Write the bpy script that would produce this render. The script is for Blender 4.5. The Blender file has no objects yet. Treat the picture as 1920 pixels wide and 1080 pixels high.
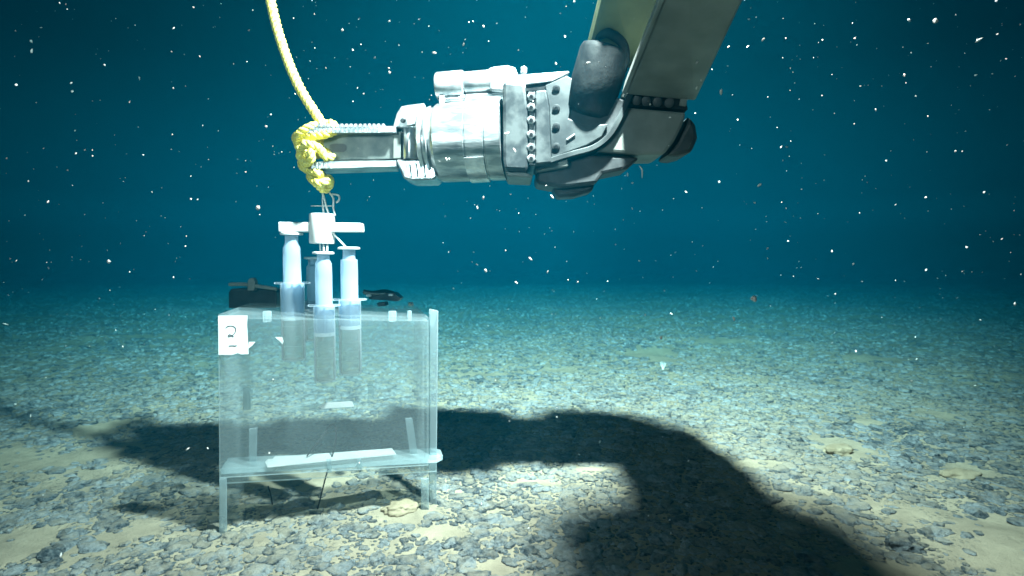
import bpy, bmesh, math, random
import numpy as np
from mathutils import Vector, Matrix, noise
random.seed(7); rng = np.random.default_rng(11)
C = bpy.context.scene.collection
sc = bpy.context.scene

# ------------------------------------------------------------------ camera
CAM_H, FPX, PITCH = 0.36, 1050.0, math.atan(50 / 1050)
cd = bpy.data.cameras.new('camera'); cam = bpy.data.objects.new('camera', cd); C.objects.link(cam)
cd.sensor_width = 36; cd.lens = 36 * FPX / 1920; cd.clip_start = 0.01; cd.clip_end = 200
cam.location = (0, 0, CAM_H); cam.rotation_euler = (math.pi / 2 - PITCH, 0, 0)
sc.camera = cam
cd.dof.use_dof = True; cd.dof.focus_distance = .80; cd.dof.aperture_fstop = 7.0
# ------------------------------------------------------------------ world: lightless deep water, a trace of blue
w = bpy.data.worlds.new('World'); sc.world = w; w.use_nodes = True
wt = w.node_tree; bg = wt.nodes['Background']; bg.inputs[1].default_value = 1.0      # open water far beyond the lamps: deep blue, fading upward
_tc = wt.nodes.new('ShaderNodeTexCoord'); _sp = wt.nodes.new('ShaderNodeSeparateXYZ'); wt.links.new(_tc.outputs['Generated'], _sp.inputs[0])
_r = wt.nodes.new('ShaderNodeValToRGB'); _e = _r.color_ramp.elements
_e[0].position = 0.0; _e[0].color = (0.0, 0.32, 0.37, 1); _e[1].position = 0.6; _e[1].color = (0.0, 0.006, 0.012, 1)
for _p, _c in ((.1, (0.0, .042, .064, 1)), (.3, (0.0, .007, .015, 1))): _k = _e.new(_p); _k.color = _c
wt.links.new(_sp.outputs['Z'], _r.inputs[0]); wt.links.new(_r.outputs[0], bg.inputs[0])
# ------------------------------------------------------------------ lamps of the underwater vehicle (off frame, above the arm), plus an added fill
def spot(name, loc, target, power, angle, blend, size, col=(0.97, 0.86, 0.82), fall=None):
    l = bpy.data.lights.new(name, 'SPOT'); l.energy = power; l.spot_size = math.radians(angle); l.spot_blend = blend
    l.shadow_soft_size = size; l.color = col
    if fall:      # a lens-shaped beam that carries further than a bare bulb
        l.use_nodes = True; em = l.node_tree.nodes['Emission']; lf = l.node_tree.nodes.new('ShaderNodeLightFalloff')
        lf.inputs['Strength'].default_value = 1.0; l.node_tree.links.new(lf.outputs[fall], em.inputs['Strength'])
    o = bpy.data.objects.new(name, l); C.objects.link(o); o.location = loc
    d = Vector(target) - Vector(loc); o.rotation_euler = d.to_track_quat('-Z', 'Y').to_euler()
    return o
LAMP = (0.12, 0.525, 0.96)
spot('flood_lamp', LAMP, (-0.05, 1.0, 0.0), 205, 150, 1.0, 0.018)
spot('forward_lamp', LAMP, (0.02, 2.3, 0.0), 275, 118, 1.0, 0.018, fall='Constant')
spot('camera_fill', (-0.40, -0.10, 0.62), (0.1, 4.0, 0.1), 18, 110, 1.0, 0.08, fall='Linear')  # unseen fill spot beside the camera, added to lift shadows and horizon water
# ------------------------------------------------------------------ exposure and render options
sc.view_settings.view_transform = 'Standard'; sc.view_settings.look = 'None'
sc.view_settings.exposure = 0.0; sc.view_settings.gamma = 1.0
cy = sc.cycles
cy.use_denoising = True; cy.max_bounces = 6; cy.diffuse_bounces = 2; cy.glossy_bounces = 2; cy.transmission_bounces = 4
cy.volume_bounces = 1; cy.transparent_max_bounces = 24; cy.sample_clamp_indirect = 4
cy.caustics_reflective = False; cy.caustics_refractive = False

# ------------------------------------------------------------------ helpers
FW = Vector((0, math.cos(PITCH), -math.sin(PITCH))); UP = Vector((0, math.sin(PITCH), math.cos(PITCH))); RT = Vector((1, 0, 0))
CAMP = Vector((0, 0, CAM_H))
def ray(px, py): return FW + RT * ((px - 960) / FPX) - UP * ((py - 540) / FPX)
def P(px, py, Y):
    d = ray(px, py); return CAMP + d * (Y / d.y)
def ground_pt(px, py):
    d = ray(px, py); return CAMP + d * (-CAM_H / d.z)

def _hash(ix, iy, s):
    n = (ix * 374761393 + iy * 668265263 + s * 982451653) & 0xffffffff
    n = ((n ^ (n >> 13)) * 1274126177) & 0xffffffff
    return ((n ^ (n >> 16)) & 0xffff) / 65535.0
def vnoise(x, y, s=0):
    x = np.asarray(x, float); y = np.asarray(y, float)
    ix = np.floor(x).astype(np.int64); iy = np.floor(y).astype(np.int64); fx = x - ix; fy = y - iy
    fx = fx * fx * (3 - 2 * fx); fy = fy * fy * (3 - 2 * fy)
    a = _hash(ix, iy, s); b = _hash(ix + 1, iy, s); c = _hash(ix, iy + 1, s); d = _hash(ix + 1, iy + 1, s)
    return (a * (1 - fx) + b * fx) * (1 - fy) + (c * (1 - fx) + d * fx) * fy
def fbm(x, y, s=0, o=4):
    t = 0; a = .5
    for k in range(o): t = t + a * vnoise(x * 2 ** k, y * 2 ** k, s + k * 17); a *= .5
    return t / (1 - .5 ** o)
def gh(x, y):
    r = np.hypot(x, np.asarray(y) - .9); far = np.clip((r - .5) / 3, 0, 1)
    return (fbm(np.asarray(x) * 3.1 + 5, np.asarray(y) * 3.1, 3, 3) - .5) * (0.014 + .05 * far) + (fbm(np.asarray(x) * 14, np.asarray(y) * 14, 9, 3) - .5) * .013
# bare patches of sediment: noise plus the ones the photo shows (pixel centre, half widths)
PATCH = []
for (px, py, hw, hh) in [(45, 1010, 75, 50), (250, 1000, 75, 45), (1235, 661, 75, 14), (1580, 838, 62, 26), (1050, 690, 40, 8),
                         (760, 965, 70, 22), (1620, 788, 30, 7), (1760, 775, 30, 12), (1820, 880, 60, 20), (1650, 1066, 120, 20),
                         (1480, 930, 30, 8), (820, 995, 60, 14), (900, 700, 50, 8), (930, 1060, 40, 12), (1000, 905, 50, 6),
                         (560, 905, 110, 18), (620, 940, 80, 20), (200, 800, 60, 12), (1430, 870, 70, 10), (1700, 960, 28, 8), (1340, 640, 60, 6), (1130, 885, 60, 5)]:
    c = ground_pt(px, py); r = ground_pt(px + hw, py); t = ground_pt(px, py - hh)
    PATCH.append((c.x, c.y, abs(r.x - c.x), abs(t.y - c.y)))
def bare(x, y):
    x = np.asarray(x, float); y = np.asarray(y, float)
    v = np.clip((fbm(x * 2.3, y * 3.0, 40, 4) - .68) * 9, 0, 1)
    wob = (fbm(x * 9, y * 9, 77, 3) - .5) * 1.3
    for (cx, cy_, a, b) in PATCH:
        d = np.sqrt(((x - cx) / a) ** 2 + ((y - cy_) / b) ** 2) + wob
        v = np.maximum(v, np.clip((.98 - d) * 3, 0, 1))
    return v

class MB:
    """collects shapes in world coordinates; build() links them as ONE mesh object"""
    def __init__(s): s.bm = bmesh.new()
    def face(s, vs):
        try: return s.bm.faces.new(vs)
        except ValueError: return None
    def hexa(s, a, b):          # two quads (bottom a, top b) in matching order
        va = [s.bm.verts.new(p) for p in a]; vb = [s.bm.verts.new(p) for p in b]; n = len(a)
        s.face(va[::-1]); s.face(vb)
        for i in range(n): s.face([va[i], va[(i + 1) % n], vb[(i + 1) % n], vb[i]])
        return s
    def prism(s, pts, off):     # polygon extruded by a vector
        return s.hexa([Vector(p) for p in pts], [Vector(p) + Vector(off) for p in pts])
    def loft(s, rings, cap=True):
        R = [[s.bm.verts.new(p) for p in r] for r in rings]; n = len(R[0])
        for i in range(len(R) - 1):
            for j in range(n): s.face([R[i][j], R[i][(j + 1) % n], R[i + 1][(j + 1) % n], R[i + 1][j]])
        if cap: s.face(R[0][::-1]); s.face(R[-1])
        return s
    def lathe(s, p0, axis, prof, n=32, cap=True, ref=None):   # prof: (distance along axis, radius)
        ax = Vector(axis).normalized(); u = ax.orthogonal().normalized() if ref is None else (Vector(ref) - ax * Vector(ref).dot(ax)).normalized()
        v = ax.cross(u); p0 = Vector(p0)
        return s.loft([[p0 + ax * t + (u * math.cos(2 * math.pi * k / n) + v * math.sin(2 * math.pi * k / n)) * r for k in range(n)] for t, r in prof], cap)
    def cyl(s, p0, p1, r, n=32, bev=0.0):
        p0 = Vector(p0); d = Vector(p1) - p0; L = d.length
        pr = [(0, r), (L, r)] if not bev else [(0, r - bev), (bev * .3, r - bev * .3), (bev, r), (L - bev, r), (L - bev * .3, r - bev * .3), (L, r - bev)]
        return s.lathe(p0, d, pr, n)
    def tube(s, pts, r, n=8, close=False):
        pts = [Vector(p) for p in pts]; m = len(pts); rings = []; u = None
        for i, p in enumerate(pts):
            t = (pts[min(i + 1, m - 1)] - pts[max(i - 1, 0)]).normalized()
            u = t.orthogonal().normalized() if u is None else (u - t * u.dot(t)).normalized()
            v = t.cross(u); rr = r(i / (m - 1)) if callable(r) else r
            rings.append([p + (u * math.cos(2 * math.pi * k / n) + v * math.sin(2 * math.pi * k / n)) * rr for k in range(n)])
        return s.loft(rings)
    def build(s, name, mat, parent=None, smooth=None, bevel=0.0, seg=2):
        bmesh.ops.recalc_face_normals(s.bm, faces=s.bm.faces)
        me = bpy.data.meshes.new(name); s.bm.to_mesh(me); s.bm.free()
        o = bpy.data.objects.new(name, me); C.objects.link(o); me.materials.append(mat)
        if smooth is not None:
            me.polygons.foreach_set('use_smooth', [True] * len(me.polygons)); 
            me.update()
            es = me.edges
            me.set_sharp_from_angle(angle=math.radians(smooth))
        if parent is not None:
            o.parent = parent; base = Vector((0, 0, 0)); q = parent
            while q is not None: base += q.location; q = q.parent
            me.transform(Matrix.Translation(-base))
        else:
            c = Vector((0, 0, 0)); zs = 1e9
            for v in me.vertices: c += v.co; zs = min(zs, v.co.z)
            c /= len(me.vertices); c.z = zs; me.transform(Matrix.Translation(-c)); o.location = c
        if bevel:
            b = o.modifiers.new('bevel', 'BEVEL'); b.width = bevel; b.segments = seg; b.limit_method = 'ANGLE'; b.angle_limit = math.radians(40)
            b.harden_normals = False
        return o
def tag(o, label=None, cat=None, group=None, kind=None):
    if label: o['label'] = label
    if cat: o['category'] = cat
    if group: o['group'] = group
    if kind: o['kind'] = kind
    return o
def empty(name, loc, label, cat, group=None):
    o = bpy.data.objects.new(name, None); o.location = loc; o.empty_display_size = .02; C.objects.link(o); return tag(o, label, cat, group)
def spline(pts, k=8):
    pts = [Vector(p) for p in pts]; out = []
    for i in range(len(pts) - 1):
        a = pts[max(i - 1, 0)]; b = pts[i]; c = pts[i + 1]; d = pts[min(i + 2, len(pts) - 1)]
        for j in range(k):
            t = j / k; out.append(.5 * ((2 * b) + (c - a) * t + (2 * a - 5 * b + 4 * c - d) * t * t + (3 * b - a - 3 * c + d) * t ** 3))
    out.append(pts[-1]); return out

# ------------------------------------------------------------------ materials
def mat(name):
    m = bpy.data.materials.new(name); m.use_nodes = True; nt = m.node_tree
    return m, nt, nt.nodes['Principled BSDF']
def N(nt, t, **kw):
    n = nt.nodes.new(t)
    for k, v in kw.items(): setattr(n, k, v)
    return n
def setin(n, **kw):
    for k, v in kw.items(): n.inputs[k.replace('_', ' ')].default_value = v
    return n
def noise_col(nt, b, c1, c2, scale, detail=6, pos=(.35, .65), bump=0.0, bscale=None, dist=0.001, stretch=None):
    tc = N(nt, 'ShaderNodeTexCoord'); src = tc.outputs['Object']
    if stretch:
        mp = N(nt, 'ShaderNodeMapping'); mp.inputs['Scale'].default_value = stretch; nt.links.new(src, mp.inputs[0]); src = mp.outputs[0]
    n = N(nt, 'ShaderNodeTexNoise'); n.inputs['Scale'].default_value = scale; n.inputs['Detail'].default_value = detail; nt.links.new(src, n.inputs['Vector'])
    r = N(nt, 'ShaderNodeValToRGB'); r.color_ramp.elements[0].position = pos[0]; r.color_ramp.elements[1].position = pos[1]
    r.color_ramp.elements[0].color = (*c1, 1); r.color_ramp.elements[1].color = (*c2, 1)
    nt.links.new(n.outputs['Fac'], r.inputs[0]); nt.links.new(r.outputs[0], b.inputs['Base Color'])
    if bump:
        n2 = N(nt, 'ShaderNodeTexNoise'); n2.inputs['Scale'].default_value = bscale or scale * 3; n2.inputs['Detail'].default_value = 6; nt.links.new(src, n2.inputs['Vector'])
        bp = N(nt, 'ShaderNodeBump'); bp.inputs['Strength'].default_value = bump; bp.inputs['Distance'].default_value = dist
        nt.links.new(n2.outputs['Fac'], bp.inputs['Height']); nt.links.new(bp.outputs[0], b.inputs['Normal'])
    return r
def simple(name, c1, c2, rough=.5, metal=0.0, scale=40, bump=.3, dist=.001, spec=.5, **kw):
    m, nt, b = mat(name); b.inputs['Roughness'].default_value = rough; b.inputs['Metallic'].default_value = metal
    b.inputs['Specular IOR Level'].default_value = spec
    noise_col(nt, b, c1, c2, scale, bump=bump, dist=dist, **kw); return m
M = {}
M['metal'] = simple('worn_aluminium', (.24, .275, .285), (.56, .60, .60), .32, .75, 48, .6, .0008, pos=(.40, .58), stretch=(.5, 1, 2.2))
M['bright'] = simple('polished_metal', (.45, .49, .50), (.84, .87, .87), .27, .7, 60, .5, .0005)
M['jaw'] = simple('jaw_metal', (.06, .078, .072), (.13, .15, .14), .4, .3, 60, .4, .0005)
M['grey'] = simple('grey_anodised_panel', (.15, .17, .155), (.26, .285, .26), .5, .15, 18, .3, .0006)
M['dark'] = simple('dark_rubber', (.005, .007, .008), (.018, .022, .022), .7, 0, 60, .5, .001, spec=.12)
M['darkmetal'] = simple('dark_fitting', (.022, .028, .03), (.06, .07, .072), .5, .2, 45, .4, .001)
M['mid'] = simple('scuffed_joint_metal', (.045, .056, .06), (.13, .15, .15), .38, .5, 45, .5, .0006, pos=(.42, .6))
M['plate'] = simple('weathered_plate', (.022, .03, .032), (.06, .075, .075), .5, .2, 30, .5, .0008, pos=(.4, .62))
M['olive'] = simple('olive_cover', (.055, .065, .028), (.10, .115, .05), .6, 0, 20, .3, .001, spec=.2)
M['white'] = simple('white_plastic', (.72, .73, .71), (.84, .84, .82), .4, 0, 30, .1, .0004)
M['black'] = simple('black_plastic', (.008, .010, .011), (.025, .028, .03), .4, 0, 60, .2, .0006)
M['rope'] = simple('yellow_rope_fibre', (.90, .74, .08), (.98, .92, .28), .7, 0, 260, .5, .0006)
M['cord'] = simple('black_cord', (.01, .01, .01), (.03, .03, .03), .6, 0, 90, 0.1)
M['wire'] = simple('pale_line', (.6, .62, .6), (.8, .8, .78), .4, 0, 90, 0.1)
M['ink'] = simple('ink', (.01, .02, .03), (.03, .04, .06), .8, 0, 300, 0.0)
M['snow'] = simple('marine_snow', (.75, .72, .66), (.9, .88, .84), .8, 0, 900, 0.2)
M['finesnow'] = simple('fine_snow', (.22, .22, .20), (.4, .4, .38), .8, 0, 900, 0)
M['animal'] = simple('pale_flesh', (.6, .57, .5), (.75, .72, .66), .6, 0, 300, 0.2)
def clear(name, tint, fac, frn, diff, rough=.15, translucent=False):
    m, nt, b = mat(name); out = nt.nodes['Material Output']
    tr = N(nt, 'ShaderNodeBsdfTransparent'); tr.inputs[0].default_value = (*tint, 1)
    b.inputs['Base Color'].default_value = (*diff, 1); b.inputs['Roughness'].default_value = rough
    mx = N(nt, 'ShaderNodeMixShader'); fr = N(nt, 'ShaderNodeFresnel'); fr.inputs[0].default_value = 1.25
    tc = N(nt, 'ShaderNodeTexCoord'); n = N(nt, 'ShaderNodeTexNoise'); n.inputs['Scale'].default_value = 9; n.inputs['Detail'].default_value = 5
    nt.links.new(tc.outputs['Object'], n.inputs['Vector'])
    a = N(nt, 'ShaderNodeMath', operation='MULTIPLY_ADD'); a.inputs[1].default_value = frn; nt.links.new(fr.outputs[0], a.inputs[0])
    s = N(nt, 'ShaderNodeMapRange'); setin(s, From_Min=.3, From_Max=.7, To_Min=fac * .75, To_Max=fac * 1.25); nt.links.new(n.outputs['Fac'], s.inputs[0])
    nt.links.new(s.outputs[0], a.inputs[2])
    nt.links.new(a.outputs[0], mx.inputs[0]); nt.links.new(tr.outputs[0], mx.inputs[1])
    sh = b.outputs[0]
    if translucent:
        tl = N(nt, 'ShaderNodeBsdfTranslucent'); tl.inputs[0].default_value = (*diff, 1); m2 = N(nt, 'ShaderNodeMixShader'); m2.inputs[0].default_value = .5
        nt.links.new(b.outputs[0], m2.inputs[1]); nt.links.new(tl.outputs[0], m2.inputs[2]); sh = m2.outputs[0]
    nt.links.new(sh, mx.inputs[2]); nt.links.new(mx.outputs[0], out.inputs['Surface']); return m
M['acrylic'] = clear('milky_acrylic', (.98, .99, .99), .10, .45, (.72, .82, .84), .2, True)
M['side'] = clear('clear_acrylic_side', (.985, .995, .995), .035, .3, (.72, .82, .84), .15, True)
M['fluid'] = clear('cloudy_sample', (.94, .94, .90), .20, .2, (.70, .70, .64), .5, True)
M['edge'] = clear('acrylic_edge', (.93, .98, .98), .30, .8, (.72, .82, .85), .12, True)
M['barrel'] = clear('syringe_barrel', (.97, .98, .98), .13, .9, (.72, .80, .86), .15, True)
M['plunger'] = clear('syringe_plunger', (.9, .95, 1.0), .72, .5, (.70, .87, .99), .3, True)
M['seal'] = simple('plunger_seal', (.70, .80, .84), (.8, .88, .9), .4, 0, 80, 0.1)
# nodules: dark crust, sediment dusted on the upper side, a tone of their own
def nodule_mat():
    m, nt, b = mat('manganese_nodule'); b.inputs['Specular IOR Level'].default_value = .6; L = nt.links.new
    geo = N(nt, 'ShaderNodeNewGeometry'); n = N(nt, 'ShaderNodeTexNoise'); setin(n, Scale=150., Detail=8., Roughness=.72); L(geo.outputs['Position'], n.inputs['Vector'])
    big = N(nt, 'ShaderNodeTexVoronoi'); setin(big, Scale=42., Randomness=1.); L(geo.outputs['Position'], big.inputs['Vector'])     # tone changes from stone to stone
    bw = N(nt, 'ShaderNodeSeparateColor'); L(big.outputs['Color'], bw.inputs[0])
    ad = N(nt, 'ShaderNodeMath', operation='MULTIPLY_ADD'); ad.inputs[1].default_value = .28; L(bw.outputs[0], ad.inputs[0]); L(n.outputs['Fac'], ad.inputs[2])
    r = N(nt, 'ShaderNodeValToRGB'); e = r.color_ramp.elements; e[0].position = .48; e[0].color = (.020, .031, .038, 1); e[1].position = .82; e[1].color = (.28, .305, .305, 1)
    L(ad.outputs[0], r.inputs[0])
    sep = N(nt, 'ShaderNodeSeparateXYZ'); L(geo.outputs['Normal'], sep.inputs[0])
    n2 = N(nt, 'ShaderNodeTexNoise'); setin(n2, Scale=34., Detail=8., Roughness=.7); L(geo.outputs['Position'], n2.inputs['Vector'])
    n3 = N(nt, 'ShaderNodeTexNoise'); setin(n3, Scale=3.2, Detail=4.); L(geo.outputs['Position'], n3.inputs['Vector'])                 # some stretches of seabed are dustier
    a0 = N(nt, 'ShaderNodeMath', operation='ADD'); L(n2.outputs['Fac'], a0.inputs[0]); L(n3.outputs['Fac'], a0.inputs[1])
    a = N(nt, 'ShaderNodeMath', operation='MULTIPLY'); L(sep.outputs['Z'], a.inputs[0]); L(a0.outputs[0], a.inputs[1])
    mr = N(nt, 'ShaderNodeMapRange'); setin(mr, From_Min=.76, From_Max=1.10, To_Min=0., To_Max=.8); L(a.outputs[0], mr.inputs[0])
    mx = N(nt, 'ShaderNodeMix', data_type='RGBA'); mx.inputs['B'].default_value = (.34, .29, .205, 1); L(mr.outputs[0], mx.inputs['Factor']); L(r.outputs[0], mx.inputs['A'])
    L(mx.outputs['Result'], b.inputs['Base Color'])
    rr_ = N(nt, 'ShaderNodeMapRange'); setin(rr_, From_Min=0., From_Max=.85, To_Min=.36, To_Max=.9); L(mr.outputs[0], rr_.inputs[0]); L(rr_.outputs[0], b.inputs['Roughness'])
    bp = N(nt, 'ShaderNodeBump'); setin(bp, Strength=1., Distance=.006); L(n.outputs['Fac'], bp.inputs['Height']); L(bp.outputs[0], b.inputs['Normal'])
    return m
M['nodule'] = nodule_mat()
def ground_mat():
    m, nt, b = mat('sediment'); b.inputs['Roughness'].default_value = .9; b.inputs['Specular IOR Level'].default_value = .15; L = nt.links.new
    geo = N(nt, 'ShaderNodeNewGeometry'); pos = geo.outputs['Position']
    n = N(nt, 'ShaderNodeTexNoise'); setin(n, Scale=14., Detail=9., Roughness=.65); L(pos, n.inputs['Vector'])
    r = N(nt, 'ShaderNodeValToRGB'); e = r.color_ramp.elements; e[0].position = .3; e[0].color = (.24, .20, .14, 1); e[1].position = .68; e[1].color = (.43, .36, .25, 1); L(n.outputs['Fac'], r.inputs[0])
    at = N(nt, 'ShaderNodeAttribute', attribute_name='bare')
    # fine gravel between the nodules
    v = N(nt, 'ShaderNodeTexVoronoi'); setin(v, Scale=150., Randomness=1.); L(pos, v.inputs['Vector'])
    g = N(nt, 'ShaderNodeMapRange'); setin(g, From_Min=.28, From_Max=.42, To_Min=1., To_Max=0.); L(v.outputs['Distance'], g.inputs[0])
    nn = N(nt, 'ShaderNodeTexNoise'); setin(nn, Scale=30., Detail=3.); L(pos, nn.inputs['Vector'])
    gm = N(nt, 'ShaderNodeMapRange'); setin(gm, From_Min=.38, From_Max=.52); L(nn.outputs['Fac'], gm.inputs[0])
    m1 = N(nt, 'ShaderNodeMath', operation='MULTIPLY'); L(g.outputs[0], m1.inputs[0]); L(gm.outputs[0], m1.inputs[1])
    inv = N(nt, 'ShaderNodeMath', operation='SUBTRACT'); inv.inputs[0].default_value = 1; L(at.outputs['Fac'], inv.inputs[1])
    m2 = N(nt, 'ShaderNodeMath', operation='MULTIPLY'); L(m1.outputs[0], m2.inputs[0]); L(inv.outputs[0], m2.inputs[1])
    mx = N(nt, 'ShaderNodeMix', data_type='RGBA'); mx.inputs['B'].default_value = (.10, .12, .125, 1); L(m2.outputs[0], mx.inputs['Factor']); L(r.outputs[0], mx.inputs['A'])
    # far nodule fields, beyond the modelled ones
    sp = N(nt, 'ShaderNodeSeparateXYZ'); L(pos, sp.inputs[0])
    farm = N(nt, 'ShaderNodeMapRange'); setin(farm, From_Min=7.0, From_Max=8.4); L(sp.outputs['Y'], farm.inputs[0])
    v2 = N(nt, 'ShaderNodeTexVoronoi'); setin(v2, Scale=26.); L(pos, v2.inputs['Vector'])
    g2 = N(nt, 'ShaderNodeMapRange'); setin(g2, From_Min=.4, From_Max=.55, To_Min=1., To_Max=0.); L(v2.outputs['Distance'], g2.inputs[0])
    m3 = N(nt, 'ShaderNodeMath', operation='MULTIPLY'); L(g2.outputs[0], m3.inputs[0]); L(farm.outputs[0], m3.inputs[1])
    m4 = N(nt, 'ShaderNodeMath', operation='MULTIPLY'); L(m3.outputs[0], m4.inputs[0]); L(inv.outputs[0], m4.inputs[1])
    mx2 = N(nt, 'ShaderNodeMix', data_type='RGBA'); mx2.inputs['B'].default_value = (.08, .095, .10, 1); L(m4.outputs[0], mx2.inputs['Factor']); L(mx.outputs['Result'], mx2.inputs['A'])
    L(mx2.outputs['Result'], b.inputs['Base Color'])
    nb = N(nt, 'ShaderNodeTexNoise'); setin(nb, Scale=45., Detail=9., Roughness=.75); L(pos, nb.inputs['Vector'])
    ad = N(nt, 'ShaderNodeMath', operation='MULTIPLY_ADD'); ad.inputs[1].default_value = .8; L(m2.outputs[0], ad.inputs[0]); L(nb.outputs['Fac'], ad.inputs[2])
    bp = N(nt, 'ShaderNodeBump'); setin(bp, Strength=.9, Distance=.007); L(ad.outputs[0], bp.inputs['Height']); L(bp.outputs[0], b.inputs['Normal'])
    return m
M['ground'] = ground_mat()
M['palerock'] = simple('sediment_crusted_rock', (.24, .19, .12), (.34, .28, .185), .9, 0, 30, .5, .004, spec=.15)

# ------------------------------------------------------------------ seabed
def axis(lo, hi, c, fine, n):
    t = np.linspace(-1, 1, n); k = 5.2
    s = np.sinh(k * t) / np.sinh(k)
    return np.where(s < 0, c + s * (c - lo), c + s * (hi - c))
gx = axis(-28, 28, 0, .01, 381); gy = axis(-12, 44, 1.0, .01, 421)
X, Y = np.meshgrid(gx, gy); Z = gh(X, Y)
me = bpy.data.meshes.new('seabed'); nx, ny = len(gx), len(gy)
co = np.stack([X, Y, Z], -1).reshape(-1, 3)
i = np.arange(nx * ny).reshape(ny, nx)
q = np.stack([i[:-1, :-1], i[:-1, 1:], i[1:, 1:], i[1:, :-1]], -1).reshape(-1, 4)
def np_mesh(me, co, faces):
    k = faces.shape[1]
    me.vertices.add(len(co)); me.vertices.foreach_set('co', co.astype(np.float32).ravel())
    me.loops.add(faces.size); me.loops.foreach_set('vertex_index', faces.astype(np.int32).ravel())
    me.polygons.add(len(faces)); me.polygons.foreach_set('loop_start', np.arange(0, faces.size, k, dtype=np.int32))
    me.polygons.foreach_set('use_smooth', np.ones(len(faces), bool)); me.update(calc_edges=True); me.validate()
np_mesh(me, co, q)
at = me.attributes.new('bare', 'FLOAT', 'POINT'); at.data.foreach_set('value', bare(X, Y).ravel().astype(np.float32))
me.materials.append(M['ground']); ob = bpy.data.objects.new('seabed', me); C.objects.link(ob); ob['kind'] = 'structure'

def ico(sub):
    bm = bmesh.new(); bmesh.ops.create_icosphere(bm, subdivisions=sub, radius=1)
    v = np.array([p.co[:] for p in bm.verts]); f = np.array([[q_.index for q_ in fc.verts] for fc in bm.faces]); bm.free(); return v, f
def rock_variants(sub, n, amp, seed):
    v, f = ico(sub); out = []
    for k in range(n):
        o = Vector((seed * 3.1 + k * 7.3, k * 2.7, seed)); w_ = []
        for p in v:
            q_ = Vector(p); d = 1 + amp * noise.noise(q_ * 1.3 + o) + amp * .5 * noise.noise(q_ * 3.1 + o) + amp * .28 * noise.noise(q_ * 6.5 + o) + amp * .12 * noise.noise(q_ * 14 + o)
            w_.append((q_ * d)[:])
        out.append(np.array(w_))
    return out, f
def in_frame(x, y, z, m=20):
    dx = x; dy = y; dz = z - CAM_H
    dep = dy * FW.y + dz * FW.z; up = dy * UP.y + dz * UP.z
    u = 960 + FPX * dx / dep; v_ = 540 - FPX * up / dep
    return u, v_, (u > -m) & (u < 1920 + m) & (v_ < 1080 + m) & (dep > .1)
# scatter positions
def scatter(y0, y1, cell, seed):
    r = np.random.default_rng(seed); xs = []; ys = []
    half = .98 * y1 + .45
    cx = np.arange(-half, half, cell); cyy = np.arange(y0, y1, cell)
    A, B = np.meshgrid(cx, cyy); A = A.ravel() + r.uniform(-.5, .5, A.size) * cell; B = B.ravel() + r.uniform(-.5, .5, B.size) * cell
    k = np.abs(A) < .98 * B + .45
    A = A[k]; B = B[k]
    R = np.clip(cell * .46 * np.exp(r.normal(0, .42, A.size)), .0035, .0165)
    keep = r.random(A.size) > bare(A, B) * .93
    keep &= r.random(A.size) > .06 + .25 * np.clip((fbm(A * 4.1, B * 5.2, 63, 4) - .50) * 5, 0, 1)
    return A[keep], B[keep], R[keep]
zones = [(.22, 1.1, .0165), (1.1, 1.6, .0185), (1.6, 3.0, .024), (3.0, 5.2, .032), (5.2, 8.5, .046)]
nx_, ny_, nr_ = [], [], []
for k, (a, b, c) in enumerate(zones):
    A, B, R = scatter(a, b, c, 50 + k); nx_.append(A); ny_.append(B); nr_.append(R)
A, B, R = np.concatenate(nx_), np.concatenate(ny_), np.concatenate(nr_)
# small pebbles filling the near gaps
A2, B2, R2 = scatter(.3, 1.6, .015, 91); R2 = R2 * .7; 
A, B, R = np.concatenate([A, A2]), np.concatenate([B, B2]), np.concatenate([R, R2])
H = gh(A, B); ang = rng.uniform(0, 2 * np.pi, len(A)); sx = rng.uniform(.85, 1.25, len(A)); sy = rng.uniform(.7, 1.0, len(A)); sz = rng.uniform(.26, .48, len(A))
u_, v_, ok = in_frame(A, B, H, -12)
score = np.where(ok, R * sx / B, 0)
top = np.argsort(-score)[:300]
is_top = np.zeros(len(A), bool); is_top[top] = True
def bake(idx, sub, nvar, seed):
    vs, f = rock_variants(sub, nvar, .42, seed); pick = rng.integers(0, nvar, len(idx)); cos_, fs = [], []
    base = np.stack(vs)[pick]; ca, sa = np.cos(ang[idx])[:, None], np.sin(ang[idx])[:, None]
    x = base[:, :, 0] * sx[idx][:, None]; y = base[:, :, 1] * sy[idx][:, None]; z = base[:, :, 2] * sz[idx][:, None]
    r = R[idx][:, None]
    c = np.stack([(x * ca - y * sa) * r + A[idx][:, None], (x * sa + y * ca) * r + B[idx][:, None], z * r + H[idx][:, None] - r * .05], -1)
    nv = base.shape[1]
    F = f[None] + (np.arange(len(idx)) * nv)[:, None, None]
    return c.reshape(-1, 3), F.reshape(-1, 3)
vnear = np.where(~is_top & (B < 1.1))[0]; near = np.where(~is_top & (B >= 1.1) & (B < 2.6))[0]; farn = np.where(~is_top & (B >= 2.6))[0]
c0, f0_ = bake(vnear, 3, 12, 1); c1, f1 = bake(near, 2, 12, 1); c2, f2 = bake(farn, 1, 12, 5)
me = bpy.data.meshes.new('nodule_field'); np_mesh(me, np.concatenate([c0, c1, c2]), np.concatenate([f0_, f1 + len(c0), f2 + len(c0) + len(c1)]))
me.materials.append(M['nodule']); ob = bpy.data.objects.new('nodule_field', me); C.objects.link(ob)
tag(ob, 'dense field of small dark nodules spread over the seabed', 'nodule field', kind='stuff')
pv, pf = rock_variants(3, 9, .42, 2); protos = []
for k, v in enumerate(pv):
    me = bpy.data.meshes.new('nodule'); np_mesh(me, v, pf); me.materials.append(M['nodule']); protos.append(me)
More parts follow.
